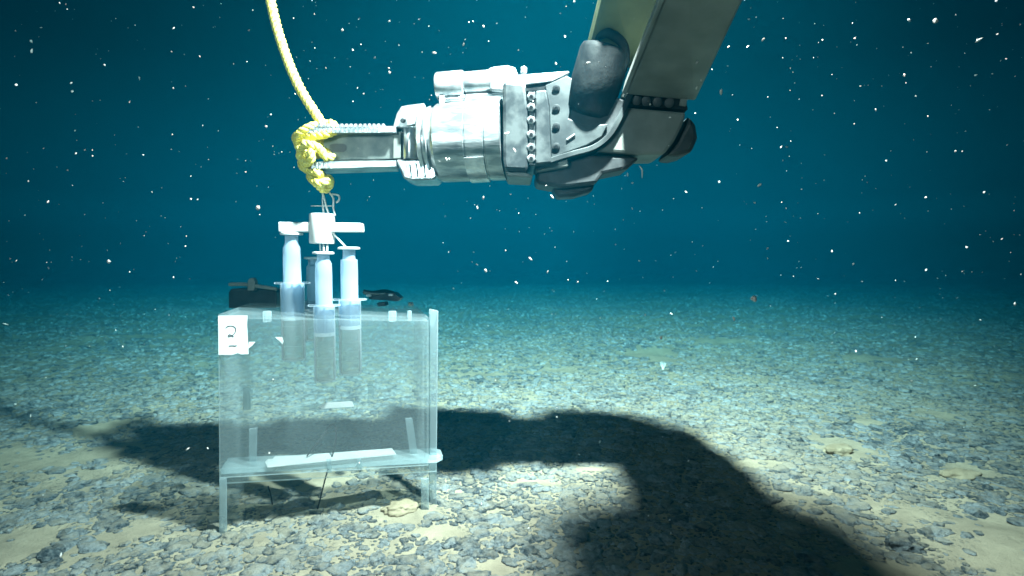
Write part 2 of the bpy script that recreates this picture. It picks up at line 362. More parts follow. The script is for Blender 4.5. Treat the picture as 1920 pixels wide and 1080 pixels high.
for k in top:
    o = bpy.data.objects.new('nodule', protos[int(rng.integers(0, 9))]); C.objects.link(o)
    o.location = (A[k], B[k], H[k] - R[k] * .05); o.rotation_euler = (0, 0, ang[k]); o.scale = (R[k] * sx[k], R[k] * sy[k], R[k] * sz[k])
    tag(o, 'dark rounded nodule half sunk in the seabed, larger than the field around it', 'nodule', 'larger nodules on the near seabed')
# single rocks that stand out
def rock(px, py, sx_, sy_, sz_, m, label, seed, rot=0, sink=.2, name='rock', cut=None):
    g = ground_pt(px, py); v, f = rock_variants(4, 1, .38, seed); v = v[0].copy()
    if cut: v[:, 2] = np.minimum(v[:, 2], cut)
    v *= np.array([sx_, sy_, sz_]); me = bpy.data.meshes.new(name); np_mesh(me, v, f); me.materials.append(m)
    o = bpy.data.objects.new(name, me); C.objects.link(o); o.location = (g.x, g.y, float(gh(g.x, g.y)) + sz_ * (1 - 2 * sink) * .5); o.rotation_euler.z = rot
    return tag(o, label, 'rock')
rock(1573, 848, .027, .018, .013, M['palerock'], 'tan sediment-crusted rock with a dark undercut left edge, beside the bare sand patch', 3, .2, .1, cut=.55)
rock(1800, 893, .030, .018, .010, M['palerock'], 'low tan crusted rock near the right edge of the view', 8, .1, .3)
rock(750, 962, .024, .018, .009, M['palerock'], 'pale tan lump lying inside the right foot of the clear box', 12, .4, .3)
rock(1692, 1018, .021, .016, .011, M['nodule'], 'smooth oval blue-grey nodule on the sand at lower right', 15, -.2, .2, name='oval_nodule')

# white tuft, worm
def up_of(p): return Vector((p.x, p.y, float(gh(p.x, p.y))))
g = up_of(ground_pt(1243, 690)); mb = MB(); r_ = random.Random(3)
for k in range(13):
    a = 2 * math.pi * k / 13 + r_.uniform(-.2, .2); l = r_.uniform(.010, .018); e = r_.uniform(.5, 1.25)
    d = Vector((math.cos(a) * math.cos(e), math.sin(a) * math.cos(e), math.sin(e)))
    mb.tube(spline([g, g + d * l * .5 + Vector((0, 0, .002)), g + Vector((0, 0, .012)) + d * l], 4), lambda t: .0011 * (1 - .6 * t), 5)
mb.lathe(g - Vector((0, 0, .004)), (0, 0, 1), [(0, .004), (.008, .003), (.013, .0015)], 12)
tag(mb.build('anemone', M['animal'], smooth=60), 'small white branching tuft growing on the far seabed', 'anemone')
def worm(pts, r, label, name):
    mb = MB(); mb.tube(spline(pts, 6), lambda t: r * (1 - .75 * abs(2 * t - 1) ** 2), 8); return tag(mb.build(name, M['animal'], smooth=60), label, 'sea worm')
a = ground_pt(1086, 985); b = ground_pt(1094, 996); c = ground_pt(1106, 1003)
worm([up_of(a) + Vector((0, 0, .016)), up_of(b) + Vector((0, 0, .016)), up_of(c) + Vector((0, 0, .018))], .0022, 'short white curved worm lying in the dark arm shadow', 'sea_worm')
worm([P(1198, 310, .62), P(1204, 318, .62), P(1204, 334, .62)], .0009, 'thin pale curved worm drifting below the robot arm elbow', 'sea_worm')

# ------------------------------------------------------------------ clear acrylic box
PSI = math.radians(14.5)
L0 = ground_pt(410, 1004); EX = Vector((math.cos(PSI), math.sin(PSI), 0)); EN = Vector((-math.sin(PSI), math.cos(PSI), 0))
def Fp(px, py, off=0.0):   # where the line of sight of a photo point meets the box front (or a plane off metres behind it)
    d = ray(px, py); q_ = L0 + EN * off; t = (q_ - CAMP).dot(EN) / d.dot(EN); return CAMP + d * t
FLb, FRb, FLt, FRt = Fp(411, 1012), Fp(804, 972), Fp(409, 597), Fp(804, 602)
DEP = .20; T = .005
box = empty('sample_box', up_of(L0), 'clear acrylic sampler box with a white number 2 tag, standing on the seabed', 'box')
mb = MB(); a, b = Fp(411, 897), Fp(804, 873)
mb.prism([FLt, FRt, b, a], EN * T).build('front_panel', M['acrylic'], box, bevel=.0006)
mb = MB(); mb.prism([Fp(409, 597) + EN * DEP, Fp(804, 602) + EN * DEP, FRb + EN * DEP, FLb + EN * DEP], EN * T).build('back_panel', M['side'], box)
for (t_, b_, s) in ((FLt, FLb, 1), (FRt, FRb, -1)):
    i0 = EN * (T + .0004); o0 = EN * (DEP - .0004)
    mb = MB(); mb.prism([t_ + i0, t_ + o0, b_ + o0, b_ + i0], EX * (T * s)).build('side_panel', M['side'], box, bevel=.0006)
for (x0, x1) in ((411, 424), (790, 804)):      # the feet below the front panel
    mb = MB(); mb.prism([Fp(x0, 898), Fp(x1, 898), Fp(x1, 1010 if x0 < 500 else 974), Fp(x0, 1012 if x0 < 500 else 975)], EN * T).build('foot', M['edge'], box, bevel=.0006)
UZ = Vector((0, 0, 1))
mb = MB(); mb.prism([FLt + UZ * .0004, FRt + UZ * .0004, FRt + EN * (DEP + T) + UZ * .0004, FLt + EN * (DEP + T) + UZ * .0004], UZ * T).build('top_plate', M['side'], box, bevel=.0006)
mb = MB(); mb.prism([Fp(806, 580, .02), Fp(822, 583, .02), Fp(818, 962, .02), Fp(806, 972, .02)], EN * .012).build('corner_post', M['edge'], box, bevel=.001)
# shelf bar through the box, its end sticking out on the right
a, b = Fp(411, 893), Fp(820, 871); SD = .052
mb = MB(); cor = [a + EN * .006, b + EN * .006, b + EX * .010 + EN * .016, b + EX * .010 + EN * (SD - .01), b + EN * SD, a + EN * SD]
mb.prism(cor, UZ * .007); shelf = mb.build('shelf', M['edge'], box, bevel=.0008)
mb = MB(); mb.prism([a + EN * .0062 - UZ * .0130, b + EN * .0062 - UZ * .0130, b + EN * .0062 - UZ * .0004, a + EN * .0062 - UZ * .0004], EN * .005).build('shelf_lip', M['acrylic'], shelf)
def on_shelf(px, py, h=.0):     # photo point onto the shelf's top plane
    n = EX.cross(EN); n = ((b - a).cross(EN)).normalized(); q_ = a + UZ * (.0075 + h); d = ray(px, py); t = (q_ - CAMP).dot(n) / d.dot(n); return CAMP + d * t
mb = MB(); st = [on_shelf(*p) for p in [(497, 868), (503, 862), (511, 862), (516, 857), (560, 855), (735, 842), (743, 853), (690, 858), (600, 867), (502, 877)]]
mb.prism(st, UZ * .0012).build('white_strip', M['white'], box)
# upper slat on the back panel
def front_plate(pts, off, th): mb = MB(); return mb.prism([Fp(x, y, off) for x, y in pts], EN * th)
slat = front_plate([(523, 767), (600, 758), (662, 754), (665, 763), (600, 768), (530, 773)], .032, .003).build('slat', M['edge'], box, bevel=.0005)
front_plate([(597, 762), (612, 755.5), (660, 753), (664, 762.5), (603, 766.5)], .0295, .002).build('white_strip', M['white'], slat)  # white piece paints the lamplit end of the slat
# upright tabs on the shelf
for (q4, off) in (([(467, 804), (482, 802), (480, 874), (467, 876)], .03), ([(760, 785), (773, 784), (783, 850), (769, 853)], .03), ([(612, 862), (620, 862), (622, 886), (613, 887)], .003), ([(670, 861), (677, 861), (679, 880), (669, 881)], .003), ([(456, 727), (468, 727), (470, 768), (456, 768)], .15), ([(690, 715), (700, 715), (702, 748), (690, 749)], .15)):
    mb = MB(); mb.prism([Fp(x, y, off) for x, y in q4], EN * .004).build('tab', M['edge'], box, bevel=.0005)
# number tag with a torn lower edge
tg = [(409, 592), (464, 591.5), (463, 608), (466, 664), (452, 664.5), (446, 662), (440, 664), (434, 665.5), (409.5, 665.5)]
mb = MB(); mb.prism([Fp(x, y, -.0012) for x, y in tg], EN * .0008); lab = mb.build('number_tag', M['white'], box)
mb = MB()
for pts in ([(423.5, 615), (427, 612.2), (433, 611), (439, 612.5), (442, 617), (441, 623), (437, 628), (431, 631), (428, 630), (430.5, 627.5), (434, 629), (438, 631.5)], [(429.5, 648.8), (435, 648.2), (440, 648.6), (444, 647.8)]):
    mb.tube(spline([Fp(x, y, -.0013) for x, y in pts], 4), .00052, 6)
mb.build('handwritten_number', M['ink'], lab, smooth=60)
for tri in ([(467, 641), (479, 641), (473, 648), (466, 653)], [(516, 632), (529, 632), (532, 640), (530, 645), (524, 639)]):
    mb = MB(); mb.prism([Fp(x, y, .001 if tri[0][0] < 500 else .02) for x, y in tri], -EN * .0015).build('tape_scrap', M['white'], box)
# clear spacer pegs under the top plate, screw heads on it
for (px, py) in ((501, 601), (736, 600), (768, 599)):
    q_ = Fp(px, py, .035); mb = MB(); mb.cyl(q_ - UZ * .002, q_ + UZ * .013, .0055 if px != 768 else .003, 16, .0008).build('spacer', M['edge'], box, smooth=40)

# T-handled black clamp block at left rear, black clips at right
def top_pt(px, py):
    d = ray(px, py); n = (FRt - FLt).cross(EN).normalized(); q_ = FLt + UZ * (.0054 + .0004); t = (q_ - CAMP).dot(n) / d.dot(n); return CAMP + d * t
Yc = .93
cb = empty('clamp_block', P(475, 580, Yc), 'black block with a grey T-shaped handle, on the left rear of the clear box top', 'clamp')
mb = MB(); mb.prism([P(428, 548, Yc), P(433, 541, Yc), P(517, 543, Yc), P(519, 549, Yc), P(518, 577, Yc), P(428, 578, Yc)], (0, .05, 0)).build('block', M['black'], cb, bevel=.002)
mb = MB(); mb.tube(spline([P(430, 533, Yc - .01), P(455, 533, Yc - .01), P(480, 536, Yc - .01), P(519, 542, Yc - .01)], 6), .0032, 10).build('handle', M['grey'], cb, smooth=50)
mb = MB(); mb.prism([P(463, 545, Yc - .014), P(464, 526, Yc - .014), P(468, 521, Yc - .014), P(474, 521, Yc - .014), P(478, 528, Yc - .014), P(477, 545, Yc - .014)], (0, .012, 0)).build('handle_grip', M['grey'], cb, bevel=.0015)
Yd = .92
cp = empty('spring_clip', P(715, 575, Yd), 'flat black clip with pale tips, lying on the right rear of the clear box top', 'clip')
mb = MB(); mb.tube(spline([P(682, 547, Yd), P(700, 550, Yd), P(722, 547, Yd + .01), P(742, 552, Yd + .02)], 6), .0042, 10); mb.prism([P(690, 552, Yd), P(738, 549, Yd), P(750, 559, Yd), P(745, 565, Yd), P(692, 561, Yd)], (0, .03, 0)).build('jaw', M['black'], cb if False else cp, smooth=40)
mb = MB(); mb.prism([P(706, 568, Yd - .02), P(722, 566, Yd - .02), P(724, 574, Yd - .02), P(708, 575, Yd - .02)], (0, .02, 0)).build('lower_jaw', M['black'], cp, bevel=.001)
mb = MB(); mb.tube(spline([P(682, 549, Yd - .006), P(704, 551, Yd - .006), P(722, 550, Yd - .006)], 5), .0014, 8).build('spring', M['grey'], cp, smooth=50)
for (x0, x1, y0, y1) in ((686, 695, 552, 556), (728, 736, 551, 555)):
    mb = MB(); mb.prism([P(x0, y0, Yd - .008), P(x1, y0, Yd - .008), P(x1, y1, Yd - .008), P(x0, y1, Yd - .008)], (0, .008, 0)).build('pale_tip', M['white'], cp, bevel=.0006)
for (px, py, r, nm) in ((724, 566, .0042, 'pale oval washer'), (770, 567, .0052, 'white square-headed')):
    q_ = top_pt(px, py + 6); mb = MB()
    mb.cyl(q_ - UZ * .001, q_ + UZ * .006, r, 6 if px > 750 else 20, .0008)
    tag(mb.build('fastener', M['white'], smooth=30), nm + ' fastener on the right of the clear box top', 'fastener')

# black cord hanging through the box
mb = MB(); mb.tube(spline([Fp(575, 856, .03), Fp(604, 818, .04), Fp(621, 796, .05), Fp(630, 806, .04), Fp(627, 840, .03), Fp(612, 890, .03), Fp(598, 945, .04), Fp(588, 985, .05), Fp(578, 1010, .05), Fp(560, 1003, .06), Fp(538, 985, .07), Fp(520, 966, .08), Fp(512, 950, .08), Fp(508, 930, .07), Fp(503, 912, .06)], 8), .0011, 6)
q_ = Fp(509, 962, .08); mb.lathe(q_ - UZ * .006, (0, 0, 1), [(0, .001), (.002, .004), (.008, .004), (.011, .001)], 10)
tag(mb.build('cord', M['cord'], smooth=60), 'thin black cord looping down inside the clear box to the seabed', 'cord')

# ------------------------------------------------------------------ syringes in the box top
YS = .80; S = YS / FPX
def syringe(cx, y_top, y_neck, y_bodytop, y_fl, y_seal, y_bot, Yd_, rb, label, bodyr):
    base = P(cx, y_bot, Yd_); s = Yd_ / FPX
    e = empty('syringe', base, label, 'syringe', 'syringes in the clear box')
    def z(py): return (P(cx, py, Yd_) - base).z
    r = rb
    mb = MB(); h = z(y_fl)
    mb.lathe(base, UZ, [(0.0, r * .82), (.0015, r * .97), (.004, r), (h - .003, r), (h - .0028, r), (h, r)], 40, cap=False)
    mb.lathe(base + UZ * .0002, UZ, [(0, .0001), (.0002, r * .80)], 40, cap=False)
    brl = mb.build('barrel', M['barrel'], e, smooth=40)
    mb = MB(); fl = [base + UZ * h + Vector((math.cos(t) * r * 1.55 * (1 if abs(math.cos(t)) > .6 else .86), math.sin(t) * r * 1.0, 0)) for t in [2 * math.pi * k / 32 for k in range(32)]]
    mb.prism(fl, UZ * .0022).build('flange', M['barrel'], e, bevel=.0005)
    mb = MB()
    for k in range(3): zz = h * (.2 + .13 * k); mb.lathe(base + UZ * zz, UZ, [(0, r * 1.006), (.0005, r * 1.006)], 40, cap=False)
    mb.build('graduation', M['edge'], brl)
    mb = MB(); zs = z(y_seal); zt = z(y_top); zn = z(y_neck); zb = z(y_bodytop)
    mb.lathe(base, UZ, [(zs + .004, r * .80), (h, r * .80), (h + .002, bodyr), (zb - .006, bodyr), (zb + .010, bodyr * .96), (zn - .004, bodyr * .76), (zn, bodyr * .72), (zt, bodyr * .72)], 40)
    for k in range(4):
        a_ = math.pi * k / 2 + .4; d_ = Vector((math.cos(a_), math.sin(a_), 0)); q2 = Vector((-d_.y, d_.x, 0)) * .0007
        mb.hexa([base + UZ * (zs + .004) - q2, base + UZ * (zs + .004) + q2, base + UZ * (zs + .004) + q2 + d_ * r * .93, base + UZ * (zs + .004) - q2 + d_ * r * .93], [base + UZ * (h + .001) - q2, base + UZ * (h + .001) + q2, base + UZ * (h + .001) + q2 + d_ * r * .93, base + UZ * (h + .001) - q2 + d_ * r * .93])
    fl_ = MB(); fl_.lathe(base, UZ, [(.002, r * .7), (.003, r * .86), (zs - .0008, r * .86)], 36).build('sample_fluid', M['fluid'], brl, smooth=40)
    pl = mb.build('plunger', M['plunger'], e, smooth=35)
    mb = MB(); mb.lathe(base, UZ, [(zs, r * .5), (zs + .0005, r * .94), (zs + .005, r * .95), (zs + .0055, r * .7)], 36).build('seal', M['seal'], pl, smooth=35)
    mb = MB(); mb.lathe(base + UZ * zt, UZ, [(0, bodyr * .8), (.0006, bodyr * 1.28), (.003, bodyr * 1.28), (.0036, bodyr * 1.1)], 36).build('thumb_rest', M['white'], pl, smooth=35)
    return e
syringe(551, 441, 452, 478, 532, 600, 676, .80, 21.5 * S, 'left syringe, standing tallest under the left end of the white crossbar', .0122)
syringe(610, 477, 482, 508, 574, 630, 716, .77, 19.5 * .77 / FPX, 'middle syringe directly under the white hub, reaching lowest in the box', .0112)
syringe(657.5, 468, 482, 500, 563, 617, 702, .79, 20.5 * .79 / FPX, 'right syringe with free thumb rest, beyond the right side of the hub', .0118)
syringe(590, 486, 492, 512, 566, 596, 640, .86, .0135, 'dim rear syringe half hidden behind the left and middle syringes', .0105)

# crossbar with hub and tie lines
e = empty('crossbar_handle', P(604, 457, .80), 'white plastic crossbar with a round centre hub, hanging over the syringes', 'handle')
mb = MB(); a, b = P(527, 426, .80), P(680, 427, .80); hh = 9 * S
mb.prism([a + Vector((0, -.010, -hh)), b + Vector((0, -.010, -hh * .9)), b + Vector((0, -.010, hh * .9)), a + Vector((0, -.010, hh))], (0, .020, 0)).build('bar', M['white'], e, bevel=.0012)
mb = MB(); mb.cyl(P(604, 457, .80), P(604, 401, .80), 23 * S, 40, .0015).build('hub', M['white'], e, smooth=40)
mb = MB()
for pts in ([(603, 356, -4), (608, 372, -6), (612, 388, -4), (617, 402, 0)], [(607, 352, 0), (605, 375, 4), (607, 402, 2)], [(618, 362, -4), (625, 372, -6), (625, 388, -3), (628, 404, -2)], [(622, 364, 3), (634, 366, 3), (636, 374, 3), (630, 380, 3)], [(600, 457, 0), (601, 475, 0)], [(607, 457, -4), (607, 476, -30)], [(614, 457, 0), (613, 475, -30)], [(625, 438, -6), (636, 450, -6), (649, 464, -6)]):
    mb = MB(); mb.tube(spline([P(x, y, .80 + w_ * S) for x, y, w_ in pts], 5), .0013, 8).build('tie_line', M['wire'], e, smooth=60)
mb = MB(); mb.tube([P(583, 386, .80), P(622, 386, .795)], .0006, 6); mb.build('cable_tie_tail', M['wire'], e, smooth=60)

# ------------------------------------------------------------------ robot arm
def Q(u, v, w_=0.0): return P(u, v, .80 - .055 * min(max((u - 740) / 550, 0), 1.1) + w_ * S)      # photo point u, v at w_ photo pixels behind the arm's axis
arm = empty('robot_arm', Q(900, 265), 'jointed metal underwater robot arm reaching in from the upper right, its jaws gripping the rope', 'robot arm')
def pr(name, pts, w0, w1, m, parent=arm, bevel=.001, smooth=None):
    mb = MB(); mb.prism([Q(x, y, w0) for x, y in pts], (0, (w1 - w0) * S, 0)); return mb.build(name, M[m], parent, bevel=bevel, smooth=smooth)
def pc(name, a, b, r, m, parent=arm, bev=.001, n=40):
    mb = MB(); mb.cyl(Q(*a), Q(*b), r * S, n, bev); return mb.build(name, M[m], parent, smooth=35)
# jaws: a channel with serrated flanges, and its partner behind
for wz, dv in ((-22, 0), (24, 5)):
    j = pr('jaw', [(606, 250 + dv), (742, 250 + dv), (742, 298 + dv), (606, 301 + dv)], wz, wz + 6, 'jaw')
    mb = MB()
    def add(pts, w0, w1): mb.prism([Q(x, y, w0) for x, y in pts], (0, (w1 - w0) * S, 0))
    # slot is modelled by a dark recessed strip
    add([(576, 239 + dv), (742, 236 + dv), (742, 248 + dv), (576, 250 + dv)], wz - 22, wz + 8)
    add([(583, 303 + dv), (742, 301 + dv), (742, 312 + dv), (583, 317 + dv)], wz - 22, wz + 8)
    for k in range(17):
        x = 578 + k * 8.6; add([(x, 232 + dv), (x + 4.6, 231.6 + dv), (x + 5.2, 238.5 + dv), (x - .6, 239 + dv)], wz - 23, wz + 6)
        if k < 5: add([(x + 6, 304 + dv), (x + 10.4, 304 + dv), (x + 10.4, 316 + dv), (x + 6, 316.4 + dv)], wz - 25, wz - 22.2)
        if k < 16: add([(x + 1, 240 + dv), (x + 5, 240 + dv), (x + 5, 249 + dv), (x + 1, 249 + dv)], wz - 25, wz - 22.2)
    mb.build('serrated_rail', M['metal'], j, bevel=.0004)
    mb = MB(); mb.prism([Q(x, y, wz - .8) for x, y in [(618, 272 + dv), (622, 269.5 + dv), (645, 269.5 + dv), (650, 273 + dv), (650, 281 + dv), (645, 285 + dv), (622, 285 + dv), (618, 282 + dv)]], (0, .0005, 0)).build('slot', M['black'], j)
# knuckle block
pr('knuckle_cap', [(741, 238), (735, 243), (743, 213), (752, 199), (768, 196), (795, 193), (800, 206), (814, 212), (816, 240), (800, 243)], -40, 40, 'bright', bevel=.0025)
pr('knuckle_cap', [(742, 299), (800, 298), (812, 303), (820, 330), (812, 337), (770, 338), (756, 334)], -40, 40, 'bright', bevel=.0025)
kn = pr('knuckle_core', [(752, 243), (802, 243), (802, 298), (752, 298)], -18, 34, 'metal')
pr('spacer_block', [(737, 246), (752, 246), (752, 297), (737, 297)], -30, 20, 'grey')
pc('pivot_pin', (771, 241, -24), (771, 300, -24), 15, 'bright')
pc('pivot_pin', (790, 241, -18), (790, 300, -18), 9, 'metal')
for (x, y, r) in ((755, 226, 4.5), (770, 226, 3.5)): pc('bolt', (x, y, -43), (x, y, -38), r, 'darkmetal', n=12, bev=.0003)
for x in (764, 776, 790): pr('rib', [(x, 306), (x + 4, 306), (x + 7, 331), (x + 2, 332)], -44, -38, 'bright', bevel=.0004)
pr('side_block', [(760, 218), (788, 216), (790, 232), (762, 236)], -46, -39, 'bright', bevel=.001)
# wrist
ax = (Q(945, 262) - Q(800, 271)).normalized(); w0 = Q(800, 271)
def wl(name, prof, m, parent=arm): mb = MB(); mb.lathe(w0, ax, [(t * S, r * S) for t, r in prof], 72); return mb.build(name, M[m], parent, smooth=32)
wl('wrist_ring', [(-2, 50), (-2, 62), (0, 64), (6, 64), (7, 59), (11, 59), (12, 66), (16, 67), (18, 60)], 'bright')
wr = wl('wrist', [(15, 52), (17, 62), (26, 68), (29, 70), (82, 71), (83, 69.6), (85, 69.6), (86, 71), (116, 71), (117, 69.8), (119, 69.8), (120, 71.5), (146, 72)], 'metal')
mb = MB(); n = 20; rings = []      # a plate wrapped round the lower front of the wrist
up = UZ - ax * UZ.dot(ax); up.normalize(); fr = ax.cross(up)
if fr.y > 0: fr = -fr
def rp(t, r, a_): return w0 + ax * (t * S) + (fr * math.cos(a_) + up * math.sin(a_)) * (r * S)
for k in range(14):
    a_ = math.radians(-95 + 62 * k / 13); rings.append([rp(82, 71.2, a_), rp(116, 71.2, a_), rp(116, 74, a_), rp(82, 74, a_)])
mb.loft(rings).build('wear_plate', M['bright'], wr, smooth=35)
# actuator on top of the wrist
act = pc('rotary_motor', (819, 163, -14), (872, 159, -14), 25, 'bright', bev=.003)
pc('motor_body', (872, 158, -14), (945, 152, -14), 21, 'bright', bev=.002)
pr('motor_block', [(914, 128), (925, 124), (950, 121), (966, 125), (972, 140), (986, 152), (986, 168), (945, 172), (918, 170)], -36, 62, 'bright', bevel=.003)
pr('motor_saddle', [(872, 176), (945, 172), (945, 196), (868, 200)], -30, 16, 'metal', bevel=.0015)
pc('hydraulic_line', (824, 187, -22), (872, 184, -22), 6.5, 'bright', bev=.0008)
pr('bracket', [(823, 178), (833, 178), (833, 208), (823, 208)], -32, -8, 'bright')
pc('fitting', (982, 137, -16), (982, 126, -16), 6, 'bright', n=12)
pr('top_fin', [(972, 140), (1066, 133), (1068, 136), (1036, 152), (972, 160)], -34, 66, 'bright', bevel=.001)
# collar and bolted joint
co_ = pr('collar', [(943, 153), (984, 155), (990, 200), (991, 317), (986, 320), (946, 318), (943, 300)], -66, 66, 'mid', bevel=.004)
pr('collar', [(946, 319), (985, 321), (1000, 330), (996, 333), (952, 331)], -50, 50, 'grey', bevel=.002)
st = pr('bolt_strip', [(990, 172), (1003, 172), (1004, 311), (991, 310)], -58, 60, 'mid', bevel=.001)
for y in (181, 201, 225, 252, 276, 297):
    r = 7.5; mb = MB(); mb.cyl(Q(996, y, -66), Q(996, y, -58.2), r * S, 6, .0006); mb.build('bolt', M['bright'], st, smooth=30)
    mb = MB(); mb.cyl(Q(996, y, -66.6), Q(996, y, -66.1), 3.2 * S, 6); mb.build('socket', M['black'], st)
pr('joint_plate', [(1004, 170), (1024, 168), (1030, 200), (1034, 305), (1004, 308)], -62, 60, 'mid', bevel=.002)
pr('dark_recess', [(982, 156), (1040, 156), (1040, 170), (984, 172)], -30, 40, 'dark')
gu = pr('elbow_plate', [(1022, 160), (1062, 142), (1078, 150), (1066, 222), (1100, 236), (1140, 232), (1128, 256), (1100, 272), (1056, 288), (1034, 298), (1030, 200)], -34, -28, 'plate', bevel=.001)
pr('elbow_core', [(1034, 165), (1075, 150), (1180, 190), (1150, 250), (1100, 276), (1036, 296)], -27, 60, 'darkmetal', bevel=.003)
for y in (166, 203, 237, 275):
    mb = MB(); mb.cyl(Q(1043, y, -38), Q(1043, y, -34.2), 6.5 * S, 20, .0008); mb.build('bolt', M['darkmetal'], gu, smooth=30)
    mb = MB(); mb.cyl(Q(1043, y, -38.6), Q(1043, y, -38.1), 3.2 * S, 6); mb.build('socket', M['black'], gu)
# curved rail that sweeps from the elbow up along the arm
pathp = [(1004, 322), (1030, 308), (1068, 296), (1108, 284), (1136, 262), (1156, 228), (1170, 196), (1184, 168), (1200, 134)]
sp = spline([Q(x, y) for x, y in pathp], 6); rings = []
for k, p in enumerate(sp):
    t = (sp[min(k + 1, len(sp) - 1)] - sp[max(k - 1, 0)]).normalized(); nn = Vector((t.z, 0, -t.x)); th = 4.5 * S
    rings.append([p + nn * th + Vector((0, -40 * S, 0)), p - nn * th + Vector((0, -40 * S, 0)), p - nn * th + Vector((0, 40 * S, 0)), p + nn * th + Vector((0, 40 * S, 0))])
mb = MB(); mb.loft(rings).build('curved_rail', M['plate'], arm, smooth=50, bevel=.0008)
# forearm block under the upper arm
fb = pr('elbow_housing', [(1170, 200), (1288, 210), (1280, 236), (1266, 264), (1246, 289), (1200, 290), (1118, 283), (1142, 262), (1158, 234)], -26, 70, 'grey', bevel=.004)
pr('end_cap', [(1291, 214), (1306, 232), (1310, 258), (1298, 286), (1272, 293), (1250, 291), (1270, 265), (1284, 237)], -10, 66, 'plate', bevel=.006)
pr('slotted_band', [(1172, 171), (1286, 184), (1290, 206), (1168, 196)], -24, 50, 'dark', bevel=.001)
for k, x in enumerate((1194, 1212, 1233, 1255)):
    mb = MB(); mb.cyl(Q(x, 188 + k * 1.6, -29), Q(x, 188 + k * 1.6, -24.2), 8 * S, 24, .0008); mb.build('roller', M['darkmetal'], arm, smooth=30)
pr('band_end', [(1168, 171), (1180, 172), (1179, 184), (1166, 182)], -28, -10, 'grey'); pr('band_end', [(1277, 184), (1289, 185), (1287, 199), (1274, 197)], -28, -10, 'grey')
pr('lower_housing', [(1004, 324), (1060, 302), (1108, 290), (1182, 292), (1200, 296), (1178, 316), (1130, 326), (1118, 344), (1050, 352), (1006, 344)], -20, 60, 'darkmetal', bevel=.004)
pr('lower_cover', [(1036, 352), (1116, 340), (1112, 358), (1078, 368), (1046, 370)], 0, 50, 'darkmetal', bevel=.004)
pr('under_block', [(1034, 304), (1066, 298), (1066, 312), (1010, 322), (1004, 316)], -34, 10, 'grey', bevel=.002)
# upper arm beam coming toward the viewer as it rises
def slab(name, bl, br, tl, tr, Yb, Yt, thick, m, ext=.55, bevel=.003):
    p = [P(*bl, Yb), P(*br, Yb), P(*tr, Yt), P(*tl, Yt)]
    p[2] = p[1] + (p[2] - p[1]) * (1 + ext); p[3] = p[0] + (p[3] - p[0]) * (1 + ext)
    n = (p[1] - p[0]).cross(p[3] - p[0]).normalized()
    if n.y < 0: n = -n
    mb = MB(); mb.prism(p, n * thick); return mb.build(name, M[m], arm, bevel=bevel)
slab('upper_arm', (1174, 178), (1304, 190), (1246, 0), (1394, 0), .728, .55, .014, 'grey', .35)
slab('edge_rail', (1166, 176), (1174, 178), (1236, 0), (1246, 0), .725, .547, .017, 'grey', .35, .001)
slab('arm_cover', (1098, 120), (1190, 130), (1128, 0), (1236, 0), .76, .69, .040, 'olive', .35)
mb = MB(); a, b = Q(1100, 214, -10), P(1140, 82, .735); d = b - a
mb.lathe(a - d * .03, d, [(0, .012), (.002, .024), (.008, .031), (d.length * .5, .0335), (d.length * .9, .0335), (d.length * .97, .031), (d.length * 1.0, .024), (d.length * 1.02, .010)], 40).build('hydraulic_cylinder', M['dark'], arm, smooth=50)
mb = MB(); mb.tube(spline([P(1118, 70, .735), P(1140, 62, .720), P(1166, 80, .715), P(1172, 108, .72), P(1160, 135, .73)], 6), .006, 12).build('hose', M['dark'], arm, smooth=50)
mb = MB(); mb.tube([Q(1063, 262, -36), Q(1078, 252, -36)], .0014, 8).build('split_pin', M['bright'], arm, smooth=50)

mb = MB(); mb.lathe((.150, .42, .748), (0, 1, 0), [(0, .036), (.008, .046), (.15, .050), (.165, .042)], 40).build('shadow_housing', M['darkmetal'], arm, smooth=40)  # unseen housing, added and sized to cast the lower lobe of the arm's shadow
# ------------------------------------------------------------------ yellow rope with its knot
def rope_mesh(mb, pts, r, pitch=.022, n=7):
    L = [0]
    for k in range(1, len(pts)): L.append(L[-1] + (pts[k] - pts[k - 1]).length)
    m = max(8, int(L[-1] / .0022)); fine = []; j = 0
    for k in range(m + 1):
        d = L[-1] * k / m
        while j < len(L) - 2 and L[j + 1] < d: j += 1
        fine.append(pts[j].lerp(pts[j + 1], (d - L[j]) / max(1e-9, L[j + 1] - L[j])))
    u = None; fr_ = []
    for k, p in enumerate(fine):
        t = (fine[min(k + 1, m)] - fine[max(k - 1, 0)]).normalized(); u = t.orthogonal().normalized() if u is None else (u - t * u.dot(t)).normalized(); fr_.append((p, u, t.cross(u)))
    for s_ in range(3):
        mb.tube([p + (uu * math.cos(2 * math.pi * (s_ / 3 + k * L[-1] / m / pitch)) + vv * math.sin(2 * math.pi * (s_ / 3 + k * L[-1] / m / pitch))) * r * .50 for k, (p, uu, vv) in enumerate(fr_)], r * .56, n)
YR = .80
rp_ = empty('rope', Q(600, 356), 'thick yellow twisted rope knotted around the arm jaws and rising out of view', 'rope')
mb = MB(); rope_mesh(mb, spline([P(490, -95, .79), P(511, 18, .785), P(533, 95, .78), P(562, 165, .775), P(600, 226, .775), P(604, 240, .78)], 10), .0066)
mb.build('line', M['rope'], rp_, smooth=60)
